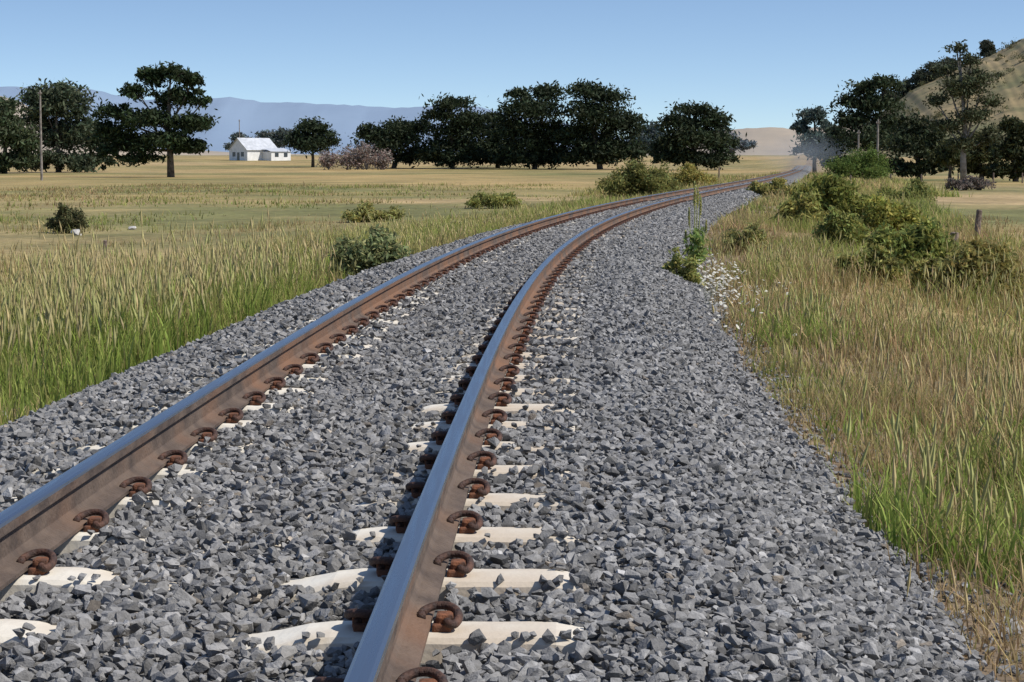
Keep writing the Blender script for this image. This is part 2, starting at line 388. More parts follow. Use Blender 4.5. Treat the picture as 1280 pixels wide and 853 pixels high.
def join(parts):
    V, Fa, Cc = [], [], []; b = 0
    for p in parts: V.append(p[0]); Fa.append(p[1]+b); Cc.append(p[2]); b += len(p[0])
    return np.concatenate(V), np.concatenate(Fa), np.concatenate(Cc)
GREEN = np.array([.15, .25, .04]); YG_ = np.array([.36, .43, .095]); STR = np.array([.64, .49, .24]); BRN = np.array([.36, .245, .12]); PALE = np.array([.70, .60, .34])
RSTR = np.array([.58, .37, .22]); RBRN = np.array([.28, .16, .095])
def patch(t0, t1, o0, o1, dens, h0, h1, w, green, lean=(.1, .6), thr=-.5, clump=.12, spike=0.0, taper=True, per=14, fsc=1.0, gv=.6, red=0.0, sl_=(.06, .17), sw=1.0):
    area = (t1-t0)*(o1-o0); nc = int(area*dens/per)
    t = rng.uniform(t0, t1, nc); o = rng.uniform(o0, o1, nc)
    x, y = P(t, o); nz = fbm(t*fsc, o*1.3*fsc, 1.0)
    k = (nz > thr+rng.normal(0, .15, nc)) & (np.abs(x) < .285*y+2.0); t, o, nz = t[k], o[k], nz[k]
    hc = rng.uniform(.4, 1.15, len(t))*(1+.4*nz)*(1+.4*fbm(t*.5+3, o*.7+1, 1.0)); gc = np.clip(green+gv*fbm(t*.6+5, o*.8, 1.0)+rng.normal(0, .25, len(t)), 0, 1)
    rc = np.clip(red+.5*fbm(t*.5+11, o*.6+7, 1.0)+rng.normal(0, .2, len(t)), 0, 1) if red else np.zeros(len(t))
    t = np.repeat(t, per); o = np.repeat(o, per); hc = np.repeat(hc, per); gc = np.repeat(gc, per); rc = np.repeat(rc, per)
    t = t+rng.normal(0, clump, t.size); o = o+rng.normal(0, clump, o.size)
    ed = np.clip((np.abs(o)-2.0*WF(t))/.5, .35, 1) if taper else 1
    ok = np.abs(o) > (2.14+rng.uniform(0, .14, t.size))*WF(t); t, o, hc, gc, rc = t[ok], o[ok], hc[ok], gc[ok], rc[ok]; ed = ed[ok] if taper else 1
    n = len(t); x, y = P(t, o); z = G0(o, t)-.01
    h = (h0+(h1-h0)*rng.random(n)**1.5)*hc*ed
    g = np.clip(gc+rng.normal(0, .15, n), 0, 1)[:, None]; v = rng.uniform(.55, 1.25, n)[:, None]; rc = rc[:, None]
    cb = ((BRN*(1-rc)+RBRN*rc)*(1-g)+GREEN*g)*v; ct = ((STR*(1-rc)+RSTR*rc)*(1-g)+YG_*g)*v
    V, Fa, Cc, tip = blades(x, y, z, h, w*rng.uniform(.5, 1.5, n), rng.uniform(lean[0], lean[1], n), cb, ct)
    out = [(V, Fa, Cc)]
    if spike:
        m_ = (rng.random(n) < spike) & (h > .4*h1)
        if m_.sum():
            L = rng.uniform(sl_[0], sl_[1], m_.sum()); out.append(spikes(tip[m_], L, np.full(m_.sum(), w*sw), (ct[m_]*.55+PALE*.4)))
    return out
L = []
L += patch(9, 24, -6.5, -2.1, 750, .15, .5, .010, 1.0, thr=-.9, spike=.04, clump=.12, gv=.4)
L += patch(9, 26, -6.5, -2.4, 170, .45, .95, .0078, .6, lean=(.03, .4), thr=-.6, spike=.7, clump=.2, sl_=(.10, .2), sw=1.4)
L += patch(9, 21, -4.9, -2.2, 330, .35, .82, .013, 1.15, lean=(.04, .42), thr=-.5, spike=.25, clump=.12, gv=.25, taper=False, sl_=(.1, .2))
L += patch(20, 30, -4.8, -2.2, 220, .25, .65, .014, 1.05, lean=(.05, .45), thr=-.3, spike=.2, clump=.15, gv=.3)
L += patch(24, 55, -7, -2.0, 260, .15, .65, .015, .8, thr=-.5, spike=.12, clump=.2)
L += patch(14, 40, -13, -6, 110, .10, .5, .013, .32, thr=-.3, spike=.1, clump=.22, red=.25)
V, Fa, Cc = join(L)
tag(npmesh('tall_grass', V, Fa, M['blade'], col=Cc), 'tall green and straw coloured seeding grass left of the track', 'grass', kind='stuff')
L = []
L += patch(4.0, 14, 2.25, 6.0, 800, .08, .40, .0065, .28, thr=-.6, spike=.05, clump=.09, gv=.8, red=.3)
L += patch(7.2, 9.6, 2.2, 3.1, 720, .18, .68, .0095, 1.2, lean=(.08, .7), thr=-1.0, spike=.25, clump=.08, gv=.4, taper=False)
L += patch(9.6, 12.4, 2.5, 3.6, 520, .18, .6, .010, 1.1, lean=(.08, .7), thr=-.3, spike=.25, clump=.09, gv=.4, taper=False)
L += patch(12, 14, 3.0, 4.6, 300, .2, .55, .010, 1.0, lean=(.1, .7), thr=-.2, spike=.3, clump=.12, gv=.4, taper=False)
L += patch(17.3, 20.5, 2.5, 3.3, 420, .15, .48, .011, 1.2, lean=(.1, .7), thr=-1, spike=.2, clump=.1, gv=.3, taper=False)
L += patch(3.9, 8.4, 2.2, 3.3, 700, .12, .6, .0058, .1, lean=(.15, .9), thr=-1.1, spike=.45, clump=.10, red=.45, taper=False, sl_=(.05, .12), sw=.9)
L += patch(6.5, 14, 2.4, 5.5, 130, .4, .9, .0055, .2, lean=(.1, .7), thr=-.4, spike=.7, clump=.14, red=.25, sl_=(.07, .18), sw=1.3)
L += patch(4.0, 16, 2.1, 4.5, 650, .03, .18, .006, .15, thr=-.9, clump=.1, red=.3)
L += patch(3.4, 18, 2.12, 3.6, 1200, .015, .06, .005, .0, lean=(.8, 2.8), thr=-1.2, clump=.1, red=.3, taper=False)
L += patch(14, 32, 2.25, 9, 310, .08, .4, .011, .36, thr=-.55, spike=.06, clump=.15, gv=.9, red=.3)
L += patch(14, 34, 2.5, 7, 110, .3, .68, .010, .85, lean=(.1, .7), thr=.0, spike=.4, clump=.15)
L += patch(12, 34, 2.1, 4, 240, .04, .2, .009, .2, thr=-.8, clump=.12, red=.3)
L += patch(30, 60, 1.8, 9, 150, .1, .5, .018, .6, thr=-.5, clump=.2, gv=.8, red=.2)
V, Fa, Cc = join(L)
tag(npmesh('verge_grass', V, Fa, M['blade'], col=Cc), 'mixed dry and green grass on the verge right of the track', 'grass', kind='stuff')
L = []
L += patch(28, 75, -28, -8, 20, .08, .38, .022, .25, thr=0, clump=.4, taper=False, fsc=.4, red=.3)
L += patch(50, 130, -8, -1.8, 50, .2, .6, .03, .7, thr=-.4, clump=.25)
L += patch(60, 130, 1.8, 9, 50, .2, .65, .035, .65, thr=-.4, clump=.25)
L += patch(36, 80, 9, 20, 12, .08, .3, .02, .1, thr=-.1, clump=.3, taper=False, red=.4)
L += patch(70, 200, -62, -6, 6, .12, .35, .05, .35, thr=.05, clump=1.0, taper=False, fsc=.25, red=.2)
L += patch(130, 300, -12, 12, 10, .3, .8, .08, .5, thr=-.2, clump=.5)
V, Fa, Cc = join(L)
tag(npmesh('field_grass', V, Fa, M['blade'], col=Cc), 'sparse straw grass tufts across the dry paddocks', 'grass', kind='stuff')

# ------------------------------------------------------------ foliage
def leafcloud(lobes, n, leaf, col, var=.3, K=None, fill=.45, csz=.2, aspect=1.6, low=.8):
    w = np.array([(l[3]*l[4]*l[5])**.62 for l in lobes]); w /= w.sum(); K = K or max(12, n//40)
    ci = rng.choice(len(lobes), K, p=w); Ls = np.array(lobes)[ci]
    d = rng.normal(size=(K, 3)); d /= np.linalg.norm(d, axis=1)[:, None]; d[:, 2] = np.where(d[:, 2] < -low, -d[:, 2]*.6, d[:, 2])
    r = rng.random(K)**fill
    cc = Ls[:, :3]+d*r[:, None]*Ls[:, 3:]*.92
    cs = Ls[:, 3:].mean(1)*csz*rng.uniform(.6, 1.5, K); tone = rng.uniform(1-var, 1+var, K)
    k = rng.integers(0, K, n)
    p = cc[k]+rng.normal(size=(n, 3))*cs[k][:, None]*np.array([1.15, 1.15, .7])
    p[:, 2] = np.maximum(p[:, 2], leaf*.3)
    A = rng.normal(size=(n, 3)); A /= np.linalg.norm(A, axis=1)[:, None]; B = np.cross(A, rng.normal(size=(n, 3))); B /= np.linalg.norm(B, axis=1)[:, None]
    s = leaf*rng.uniform(.5, 1.2, n)[:, None]*.5
    V = np.stack([p-A*s*aspect, p-B*s*.6, p+A*s*aspect, p+B*s*.6], 1).reshape(-1, 3)
    Fa = np.arange(4*n).reshape(n, 4)
    c = np.array(col)[None]*(tone[k]*rng.uniform(.8, 1.2, n))[:, None]
    c[:, 0] *= rng.uniform(.85, 1.25, n)
    return V, Fa, np.repeat(c, 4, axis=0)
def tree(label, Z, bx, lobes, col, n=6000, leaf=.5, tr=.35, name='tree', group=None, bark='bark', fill=.45, csz=.2, var=.4, fork=.3, gx=None, skirt=0):
    X = (bx-640)/F*Z; g = (G(X, Z) if gx is None else gx); k = Z/F
    root = empty(name, (X, Z, g)); L = []
    lobes = list(lobes)
    if skirt:
        x0 = min(l[0]-l[2] for l in lobes); x1 = max(l[0]+l[2] for l in lobes); yb = HY+(CAMZ-g)/k; w_ = (x1-x0)/2
        for f in (-.62, -.2, .25, .62): lobes.append(((x0+x1)/2+f*w_, yb-11-skirt*random.uniform(0, .8), w_*.42, skirt))
    for (x, y, rx, ry) in lobes:
        L.append(((x-bx)*k, random.uniform(-.35, .35)*rx*k, CAMZ-(y-HY)*k-g, rx*k, rx*k*.9, ry*k))
    top = max(L, key=lambda l: l[2]); H = top[2]
    t = MB(); pts = [Vector((0, 0, -.3))]
    for i in range(1, 6):
        f = i/5; pts.append(Vector((top[0]*f**1.5+random.uniform(-.02, .02)*H, top[1]*f, H*f)))
    t.tube(pts, [tr*1.25, tr, tr*.85, tr*.65, tr*.4, tr*.15], 8)
    for l in L:
        if l[2] < .3*H: continue
        f = min(.8, max(.12, fork+random.uniform(-.05, .25)*(l[2]/H))); f = min(f, .8*l[2]/H)
        i = f*5; a = pts[int(i)].lerp(pts[min(5, int(i)+1)], i-int(i)); c = Vector(l[:3])
        mid = a.lerp(c, .5)+Vector((0, 0, -.03*H)); r0 = tr*.5
        t.tube([a, mid, c], [r0, r0*.6, r0*.25], 6)
        for _ in range(4):
            e = c+Vector([random.uniform(-.75, .75)*q for q in l[3:]]); t.tube([mid.lerp(c, random.random()), e.lerp(c, .4)+Vector((0, 0, -.02*H)), e], [r0*.3, r0*.2, r0*.07], 5)
    t.build('trunk', M[bark], root, True)
    V, Fa, Cc = leafcloud(L, n, leaf, col, var, fill=fill, csz=csz)
    npmesh('crown', V, Fa, M['leaf'], root, col=Cc)
    tag(root, label, 'tree', group); return root
PINE = (.032, .052, .021); CYP = (.032, .048, .023); HAZE = (.15, .19, .21)  # HAZE is a leaf colour with distance haze painted in
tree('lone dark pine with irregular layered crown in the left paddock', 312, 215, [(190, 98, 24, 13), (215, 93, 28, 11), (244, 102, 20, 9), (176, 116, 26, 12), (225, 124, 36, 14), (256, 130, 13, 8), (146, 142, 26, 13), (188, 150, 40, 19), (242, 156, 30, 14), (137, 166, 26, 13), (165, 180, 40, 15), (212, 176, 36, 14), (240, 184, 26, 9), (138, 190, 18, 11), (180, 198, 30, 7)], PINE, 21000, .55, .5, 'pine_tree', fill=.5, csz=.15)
G1 = 'background trees left of the track'
tree('spreading grey green gum tree behind the left utility pole', 390, 75, [(60, 130, 30, 20), (90, 132, 32, 20), (75, 118, 32, 12), (50, 155, 26, 22), (98, 160, 28, 26), (70, 175, 36, 20)], (.065, .088, .05), 12000, .7, .5, 'gum_tree', G1, skirt=12)
tree('gum tree cut by the left photo edge', 370, 8, [(5, 138, 28, 16), (15, 165, 34, 24), (-12, 160, 28, 25), (28, 182, 22, 14)], (.06, .082, .038), 9000, .7, .45, 'gum_tree', G1, skirt=12)
tree('low bushy tree filling the gap left of the lone pine', 400, 118, [(110, 168, 22, 18), (126, 176, 18, 16)], (.05, .07, .038), 5000, .7, .4, 'tree', G1, skirt=9)
tree('small round tree on a bare trunk just right of the white farmhouse', 470, 392, [(392, 160, 20, 9), (376, 174, 17, 11), (408, 172, 18, 12), (392, 182, 28, 10)], CYP, 7000, .65, .35, 'tree', G1)
CG_ = 'row of dark cypress trees across the paddock'
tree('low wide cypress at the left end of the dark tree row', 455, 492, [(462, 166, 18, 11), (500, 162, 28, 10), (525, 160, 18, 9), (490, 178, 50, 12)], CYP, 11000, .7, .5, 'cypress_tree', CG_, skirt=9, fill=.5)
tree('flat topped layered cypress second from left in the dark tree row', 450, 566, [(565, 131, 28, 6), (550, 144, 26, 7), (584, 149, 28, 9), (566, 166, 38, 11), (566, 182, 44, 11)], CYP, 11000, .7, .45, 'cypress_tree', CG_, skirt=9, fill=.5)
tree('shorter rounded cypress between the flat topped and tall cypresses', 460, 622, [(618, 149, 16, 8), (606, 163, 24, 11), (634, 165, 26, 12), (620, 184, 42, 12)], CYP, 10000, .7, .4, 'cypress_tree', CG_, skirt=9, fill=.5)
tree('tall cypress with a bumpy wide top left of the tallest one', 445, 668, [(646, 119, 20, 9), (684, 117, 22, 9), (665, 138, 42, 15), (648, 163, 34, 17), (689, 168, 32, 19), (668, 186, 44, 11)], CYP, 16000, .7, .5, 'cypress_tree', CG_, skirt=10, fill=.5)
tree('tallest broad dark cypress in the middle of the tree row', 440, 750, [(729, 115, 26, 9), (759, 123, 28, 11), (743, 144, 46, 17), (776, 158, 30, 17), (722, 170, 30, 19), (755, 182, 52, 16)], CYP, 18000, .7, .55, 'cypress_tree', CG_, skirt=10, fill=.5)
tree('hazy low tree between the tallest cypress and the round cypress', 640, 815, [(812, 165, 18, 11), (825, 178, 24, 13), (800, 178, 18, 12)], (.08, .115, .12), 6000, .9, .4, 'cypress_tree', CG_, skirt=8)  # bluish leaf colour stands in for haze in front of the tree
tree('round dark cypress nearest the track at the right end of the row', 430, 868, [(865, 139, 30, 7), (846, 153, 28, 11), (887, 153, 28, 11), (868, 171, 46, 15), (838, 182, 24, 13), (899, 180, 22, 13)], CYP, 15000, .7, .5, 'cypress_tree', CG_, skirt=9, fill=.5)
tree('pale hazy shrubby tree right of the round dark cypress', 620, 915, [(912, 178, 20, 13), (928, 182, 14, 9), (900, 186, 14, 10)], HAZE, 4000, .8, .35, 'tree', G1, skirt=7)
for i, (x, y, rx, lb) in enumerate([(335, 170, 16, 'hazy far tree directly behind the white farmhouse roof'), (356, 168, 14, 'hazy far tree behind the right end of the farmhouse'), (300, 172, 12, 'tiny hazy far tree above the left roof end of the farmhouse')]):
    tree(lb, 850, x, [(x, y, rx, 6), (x+5, y+7, rx*.9, 6), (x-5, y+12, rx, 7)], (.11, .135, .12), 2200, 1.0, .3, 'tree', G1)  # haze over these far trees is put into the greyed leaf colour
G2 = 'trees right of the track below the hill'
tree('open pale gum tree standing just right of where the track vanishes', 330, 1017, [(1015, 145, 20, 8), (1001, 160, 15, 9), (1030, 158, 13, 9), (1016, 175, 26, 11), (1005, 190, 18, 9), (1028, 190, 16, 9)], (.085, .12, .105), 6000, .5, .3, 'gum_tree', G2, csz=.2)
tree('large dark tree with dense crown right of the pale gum', 300, 1085, [(1076, 112, 22, 11), (1102, 108, 24, 10), (1058, 128, 20, 10), (1092, 132, 34, 14), (1066, 152, 30, 13), (1109, 156, 26, 14), (1085, 176, 46, 17)], (.042, .06, .028), 13500, .5, .45, 'gum_tree', G2, skirt=10, fill=.55)
tree('tall thin gum tree with bare forked limbs in front of the hill', 215, 1203, [(1192, 62, 14, 8), (1210, 78, 18, 9), (1178, 90, 18, 9), (1224, 98, 22, 10), (1198, 112, 32, 13), (1166, 126, 14, 9), (1234, 128, 16, 10), (1212, 146, 26, 11), (1180, 158, 20, 11), (1232, 172, 16, 12), (1200, 180, 22, 10)], (.065, .078, .038), 9500, .30, .3, 'gum_tree', G2, bark='barkg', csz=.24, fill=.75)
tree('dark low tree between the large dark tree and the tall thin gum', 260, 1148, [(1140, 158, 24, 14), (1160, 168, 22, 16), (1135, 182, 28, 16), (1165, 190, 24, 12)], (.046, .06, .028), 9500, .48, .35, 'tree', G2, skirt=10)
tree('dark bushy tree cut by the right photo edge', 240, 1268, [(1262, 160, 18, 12), (1280, 170, 24, 20), (1254, 186, 20, 14), (1275, 196, 24, 10)], (.05, .062, .026), 9000, .45, .3, 'tree', G2, skirt=10)
tree('low olive tree behind the trunk of the tall thin gum', 262, 1225, [(1215, 176, 22, 12), (1238, 182, 18, 12), (1222, 196, 28, 9)], (.06, .065, .025), 7000, .5, .3, 'tree', G2, skirt=8)
tree('dark low scrubby tree left of the large dark tree', 320, 1048, [(1044, 168, 14, 12), (1056, 180, 16, 12), (1040, 188, 16, 10)], (.05, .07, .04), 5000, .5, .25, 'tree', G2, skirt=7)
tree('small bushy olive tree just left of the tall thin gum trunk', 250, 1186, [(1184, 186, 16, 12), (1176, 198, 18, 8), (1194, 198, 14, 8)], (.07, .08, .03), 4500, .4, .2, 'tree', G2)

# ------------------------------------------------------------ shrubs
def shrub(label, x0, x1, yt, yb, col, n=3500, leaf=.06, name='shrub', group=None, cat='shrub', nl=6, fill=.62, var=.4, seed=0, bright=1.7):
    X, Z = place((x0+x1)/2, yb); g = G(X, Z); k = Z/F; W = (x1-x0)*k*.5; H = (yb-yt)*k
    root = empty(name, (X, Z, g)); random.seed(seed+int(x0)); L = []
    for i in range(nl):
        f = (i+.5)/nl*2-1; hh = H*random.uniform(.5, .95)*(1-.2*abs(f)**2)
        L.append((f*W*.78, random.uniform(-.4, .4)*W, hh*.52, W*.32, W*.4, hh*.52))
    L.append((random.uniform(-.4, .4)*W, 0, H*.68, W*.24, W*.35, H*.32))
    t = MB()
    for l in L:
        for _ in range(2):
            e = Vector((l[0]+random.uniform(-.3, .3)*l[3], l[1], l[2]+l[5]*.6)); t.tube([(l[0]*.15, l[1]*.15, -.03), Vector((l[0]*.6, l[1]*.6, l[2]*.6)), e], [.012*H+.004, .008*H+.003, .003], 5)
    t.build('stems', M['bark'], root)
    V, Fa, Cc = leafcloud(L, n, leaf, np.array(col)*bright, var, fill=fill, csz=.2, low=.95, K=n//28)
    npmesh('foliage', V, Fa, M['shrubleaf'], root, col=Cc)
    tag(root, label, cat, group); return root
SH = 'shrubs beside the track'
shrub('large olive green shrub beside the left rail where the track bends away', 746, 855, 200, 248, (.12, .125, .04), 13000, .13, group=SH)
shrub('yellower low shrub on the left of the track just beyond the large olive shrub', 828, 896, 202, 236, (.21, .19, .055), 8000, .15, group=SH)
shrub('grey green bush at the edge of the ballast on the left', 413, 514, 281, 350, (.15, .17, .075), 9000, .06, group=SH, fill=.8)
shrub('dark little bush alone in the left paddock', 55, 110, 250, 292, (.085, .09, .04), 4500, .08, group=SH, fill=.8, bright=1.4)
shrub('low green mound in the paddock left of the track bend', 580, 655, 238, 260, (.17, .18, .055), 4500, .11, group=SH, fill=.8)
shrub('long low green clump of growth in the middle of the left paddock', 428, 508, 252, 277, (.19, .19, .065), 5000, .10, group=SH, fill=.8)
shrub('bright green rounded bush right of the vanishing track', 1028, 1114, 180, 228, (.095, .14, .035), 13000, .17, group=SH, bright=1.4)
shrub('olive shrub below the bright green rounded bush', 992, 1096, 214, 276, (.13, .145, .037), 13000, .12, group=SH)
shrub('yellow green shrub in the middle of the right shrub line', 1054, 1160, 242, 300, (.16, .17, .04), 12000, .09, group=SH)
shrub('green shrub leaning toward the short dark fence stump', 1086, 1208, 270, 350, (.13, .15, .04), 13000, .075, group=SH)
shrub('brownish olive shrub at the right photo edge', 1172, 1300, 294, 378, (.16, .148, .048), 14000, .065, group=SH)
shrub('small yellow green shrub just right of the far track', 935, 992, 220, 250, (.19, .185, .06), 5500, .13, group=SH)
shrub('low yellowish shrub between the far track and the olive shrub', 966, 1034, 236, 284, (.18, .18, .055), 6500, .10, group=SH, fill=.85)
shrub('narrow green weedy shrub left of the yellow green shrub', 1018, 1088, 256, 310, (.15, .17, .05), 7500, .08, group=SH, fill=.85)
shrub('small olive shrub behind the brown leaning post', 1148, 1212, 278, 326, (.15, .145, .045), 6500, .08, group=SH)
shrub('low green shrub under the large dark tree', 1096, 1166, 224, 256, (.13, .145, .045), 7000, .12, group=SH)
shrub('dull olive weedy clump on the right verge below the leaning shrub', 1044, 1130, 304, 354, (.17, .175, .055), 6500, .06, group=SH, fill=.9)
shrub('small scrubby tangle between the leaning shrub and the right edge shrub', 1140, 1210, 318, 368, (.16, .16, .05), 6500, .06, group=SH, fill=.9)
shrub('low weedy clump just beyond the white daisies', 905, 960, 272, 318, (.19, .19, .07), 3000, .06, group=SH, fill=.95)
shrub('low leafy yellow green bush at the foot of the tall flowering weed', 820, 878, 310, 362, (.21, .225, .07), 2600, .045, group=SH, fill=.95, bright=1.6)
PK = 'pale twiggy bushes beside the farmhouse'
for x0, x1, yt, lb in [(398, 425, 186, 'leftmost pale pinkish twiggy bush beside the farmhouse'), (420, 450, 180, 'second from left pale pinkish twiggy bush'), (444, 474, 176, 'tallest pale pinkish twiggy bush left of the cypress row'), (466, 490, 184, 'rightmost pale pinkish twiggy bush by the low cypress')]:
    Zb = 435; k = Zb/F; X = ((x0+x1)/2-640)*k; g = G(X, Zb); W = (x1-x0)*k*.42; H = (211-yt)*k
    root = empty('twiggy_bush', (X, Zb, g)); L = [(0, 0, H*.5, W, W, H*.45), (W*.4, 0, H*.35, W*.7, W, H*.35), (-W*.4, 0, H*.35, W*.7, W, H*.35)]
    t = MB()
    for q in range(7): t.tube([(0, 0, 0), (random.uniform(-.5, .5)*W, 0, H*.5), (random.uniform(-.9, .9)*W, 0, H*random.uniform(.7, .95))], [.12, .07, .02], 5)
    t.build('stems', M['barkg'], root)
    V, Fa, Cc = leafcloud(L, 1700, .42, (.29, .245, .215), .35, csz=.25); npmesh('foliage', V, Fa, M['leaf'], root, col=Cc); tag(root, lb, 'bush', PK)
shrub('pale dead brushwood heap under the tall thin gum', 1176, 1240, 218, 238, (.19, .165, .14), 2500, .2, 'brush_heap', cat='brush heap', bright=1)

# tall weed
sg = noise_mat('stem_green', (.24, .27, .08), (.38, .38, .14), 8)
X, Z = place(868, 348); g = G(X, Z); w = empty('tall_weed', (X, Z, g)); k = Z/F; H = 122*k
ST = ((0, 0, H, .5), (.08, .03, H*.86, .36), (-.07, .05, H*.72, .28), (.15, -.04, H*.60, .22), (.045, .08, H*.94, .4), (-.12, 0, H*.5, .2))
for dx, dy, hh, ln in ST: MB().tube([(dx*.3, dy*.3, 0), (dx*.7, dy*.7, hh*.5), (dx, dy, hh)], [.009, .007, .004], 6).build('stem', sg, w)
V, Fa, Cc = leafcloud([(.02, 0, H*.22, .16, .15, H*.22), (.03, 0, H*.42, .10, .10, H*.18)], 420, .07, (.26, .34, .10), .35, csz=.25, fill=.9, K=60); npmesh('leaves', V, Fa, M['shrubleaf'], w, col=Cc)
for dx, dy, hh, ln in ST:
    V, Fa, Cc = leafcloud([(dx, dy, hh-ln*.45, .006, .006, ln*.55)], 460, .022, (.46, .48, .19), .25, csz=.05, K=460, fill=1); npmesh('flower_spike', V, Fa, M['shrubleaf'], w, col=Cc)
tag(w, 'tall upright flowering weed with narrow spikes at the right edge of the ballast', 'weed')

# daisies
nd = 380; t = rng.normal(24.5, 2.8, nd); t = np.clip(t, 18, 34); o = 2.15+np.abs(rng.normal(0, .36, nd)); x, y = P(t, o); z = G0(o, t)+rng.uniform(.06, .28, nd)
V = []; Fa = []; Cc = []
for i in range(nd):
    r = .018; b0 = len(V); tl = rng.normal(0, .4, 2)
    for j in range(6): an = j*math.pi/3; V.append((x[i]+r*math.cos(an), y[i]+r*math.sin(an), z[i]+r*(math.cos(an)*tl[0]+math.sin(an)*tl[1]))); Cc.append((.8, .8, .76))
    V.append((x[i], y[i], z[i]+.004)); Cc.append((.75, .7, .5))
    for j in range(6): Fa.append((b0+j, b0+(j+1) % 6, b0+6))
    b0 = len(V); V += [(x[i]-.0015, y[i], z[i]-.25), (x[i]+.0015, y[i], z[i]-.25), (x[i], y[i], z[i])]; Cc += [(.12, .16, .05)]*3; Fa.append((b0, b0+1, b0+2))
tag(npmesh('daisies', np.array(V), np.array(Fa), M['blade'], col=np.array(Cc)), 'scattered small white daisies below the tall weed', 'flowers', kind='stuff')

# ------------------------------------------------------------ posts, poles
def post(label, px, yt, yb, r=.06, lean=0, name='fence_post', group=None, mat='wood'):
    X, Z = place(px, yb)
    g = G(X, Z); H = (yb-yt)*Z/F
    m = MB(); m.tube([(0, 0, -.2), (lean*.5, 0, H*.5), (lean*.95, 0, H*.97), (lean, 0, H)], [r*1.08, r, r*.95, r*.72], 9)
    o = m.build(name, M[mat]); o.location = (X, Z, g); tag(o, label, 'post', group); return o
PG = 'old wooden fence posts'
post('leaning brown wooden post at the right behind the olive shrub', 1220, 262, 301, .08, .07, group=PG)
post('short dark fence stump right of the green shrub', 1191, 290, 325, .09, .03, group=PG)
post('tiny brown post in the tall grass at far left', 132, 300, 322, .05, 0, group=PG)
post('small pale post beside the far track left of the rails', 898, 209, 226, .09, 0, group=PG)
for i, (px, yb) in enumerate([(1062, 232), (1112, 231), (1150, 231), (1196, 230), (1240, 229), (1276, 229)]):
    post(['leftmost', 'second', 'third', 'fourth', 'fifth', 'rightmost'][i]+' tiny fence post in the row below the right trees', px, yb-13, yb, .08, 0, group=PG)
def upole(label, px, yt, Z, arm=1.1):
    X = (px-640)/F*Z; g = G(X, Z); H = CAMZ-(yt-HY)*Z/F-g; r = empty('utility_pole', (X, Z, g))
    MB().tube([(0, 0, -.3), (0, 0, H*.5), (0, 0, H)], [.17, .14, .11], 10).build('pole', M['barkg'], r)
    MB().box(-arm, arm, -.17, -.11, H-.5, H-.4, .01).build('crossarm', M['wood'], r)
    for q in (-.85, .85): MB().tube([(q*arm, -.14, H-.4), (q*arm, -.14, H-.34), (q*arm, -.14, H-.28)], [.03, .05, .03], 8).build('insulator', M['rock'], r)
    tag(r, label, 'utility pole', 'utility poles')
upole('tall utility pole in front of the left gum tree', 54, 114, 260, .25)
upole('distant utility pole above the farmhouse roof', 301, 150, 620, .3)
upole('utility pole in front of the large dark tree at the right', 1095, 150, 250, .25)
upole('shorter utility pole left of the pole by the large dark tree', 1071, 163, 285, .25)

for px, py, s, lb in [(97, 294, .20, 'pale rock right of the dark paddock bush'), (166, 287, .14, 'smaller pale rock farther right in the left paddock')]:
    X, Z = place(px, py); Vp, Fp = proto_stone(22); o = npmesh('rock', Vp*s, Fp, M['rock']); o.location = (X, Z, G(X, Z)+s*.35); tag(o, lb, 'rock')

# farmhouse
Z = 560; k = Z/F; X = (318-640)*k; g = G(X, Z); h = empty('farmhouse', (X, Z, g), .75)
hw = 4.2; dl = 5.0; e = 2.9; pk = 6.0
MB().poly([(-dl, -hw, -.5), (dl, -hw, -.5), (dl, hw, -.5), (-dl, hw, -.5), (-dl, -hw, e), (dl, -hw, e), (dl, hw, e), (-dl, hw, e), (-dl, 0, pk), (dl, 0, pk)],
          [(0, 1, 5, 4), (2, 3, 7, 6), (1, 2, 6, 9, 5), (3, 0, 4, 8, 7)]).build('wall', M['white'], h)
MB().poly([(-dl-.4, -hw-.4, e-.2), (dl+.4, -hw-.4, e-.2), (dl+.4, 0, pk+.06), (-dl-.4, 0, pk+.06), (-dl-.4, hw+.4, e-.2), (dl+.4, hw+.4, e-.2)], [(0, 1, 2, 3), (3, 2, 5, 4)]).build('roof', M['roof'], h)
MB().box(0, 6.5, -hw-4, -hw-.02, -.5, 2.3).build('annex_wall', M['white'], h)
MB().poly([(-.3, -hw-4.3, 2.32), (6.8, -hw-4.3, 2.32), (6.8, -hw-.45, 3.3), (-.3, -hw-.45, 3.3)], [(0, 1, 2, 3)]).build('annex_roof', M['roof'], h)
for wy in (-2.6, 1.3): MB().box(-dl-.05, -dl+.05, wy, wy+1.3, 1, 2.2).build('window', M['glass'], h)
for wx in (1.2, 4.2): MB().box(wx, wx+1.2, -hw-4.06, -hw-3.95, .9, 2.0).build('window', M['glass'], h)
MB().box(-dl-.05, -dl+.05, -.6, .5, -.3, 2.1).build('door', M['glass'], h)
tag(h, 'white farmhouse with pale gabled roof and lower annex in the left distance', 'farmhouse')

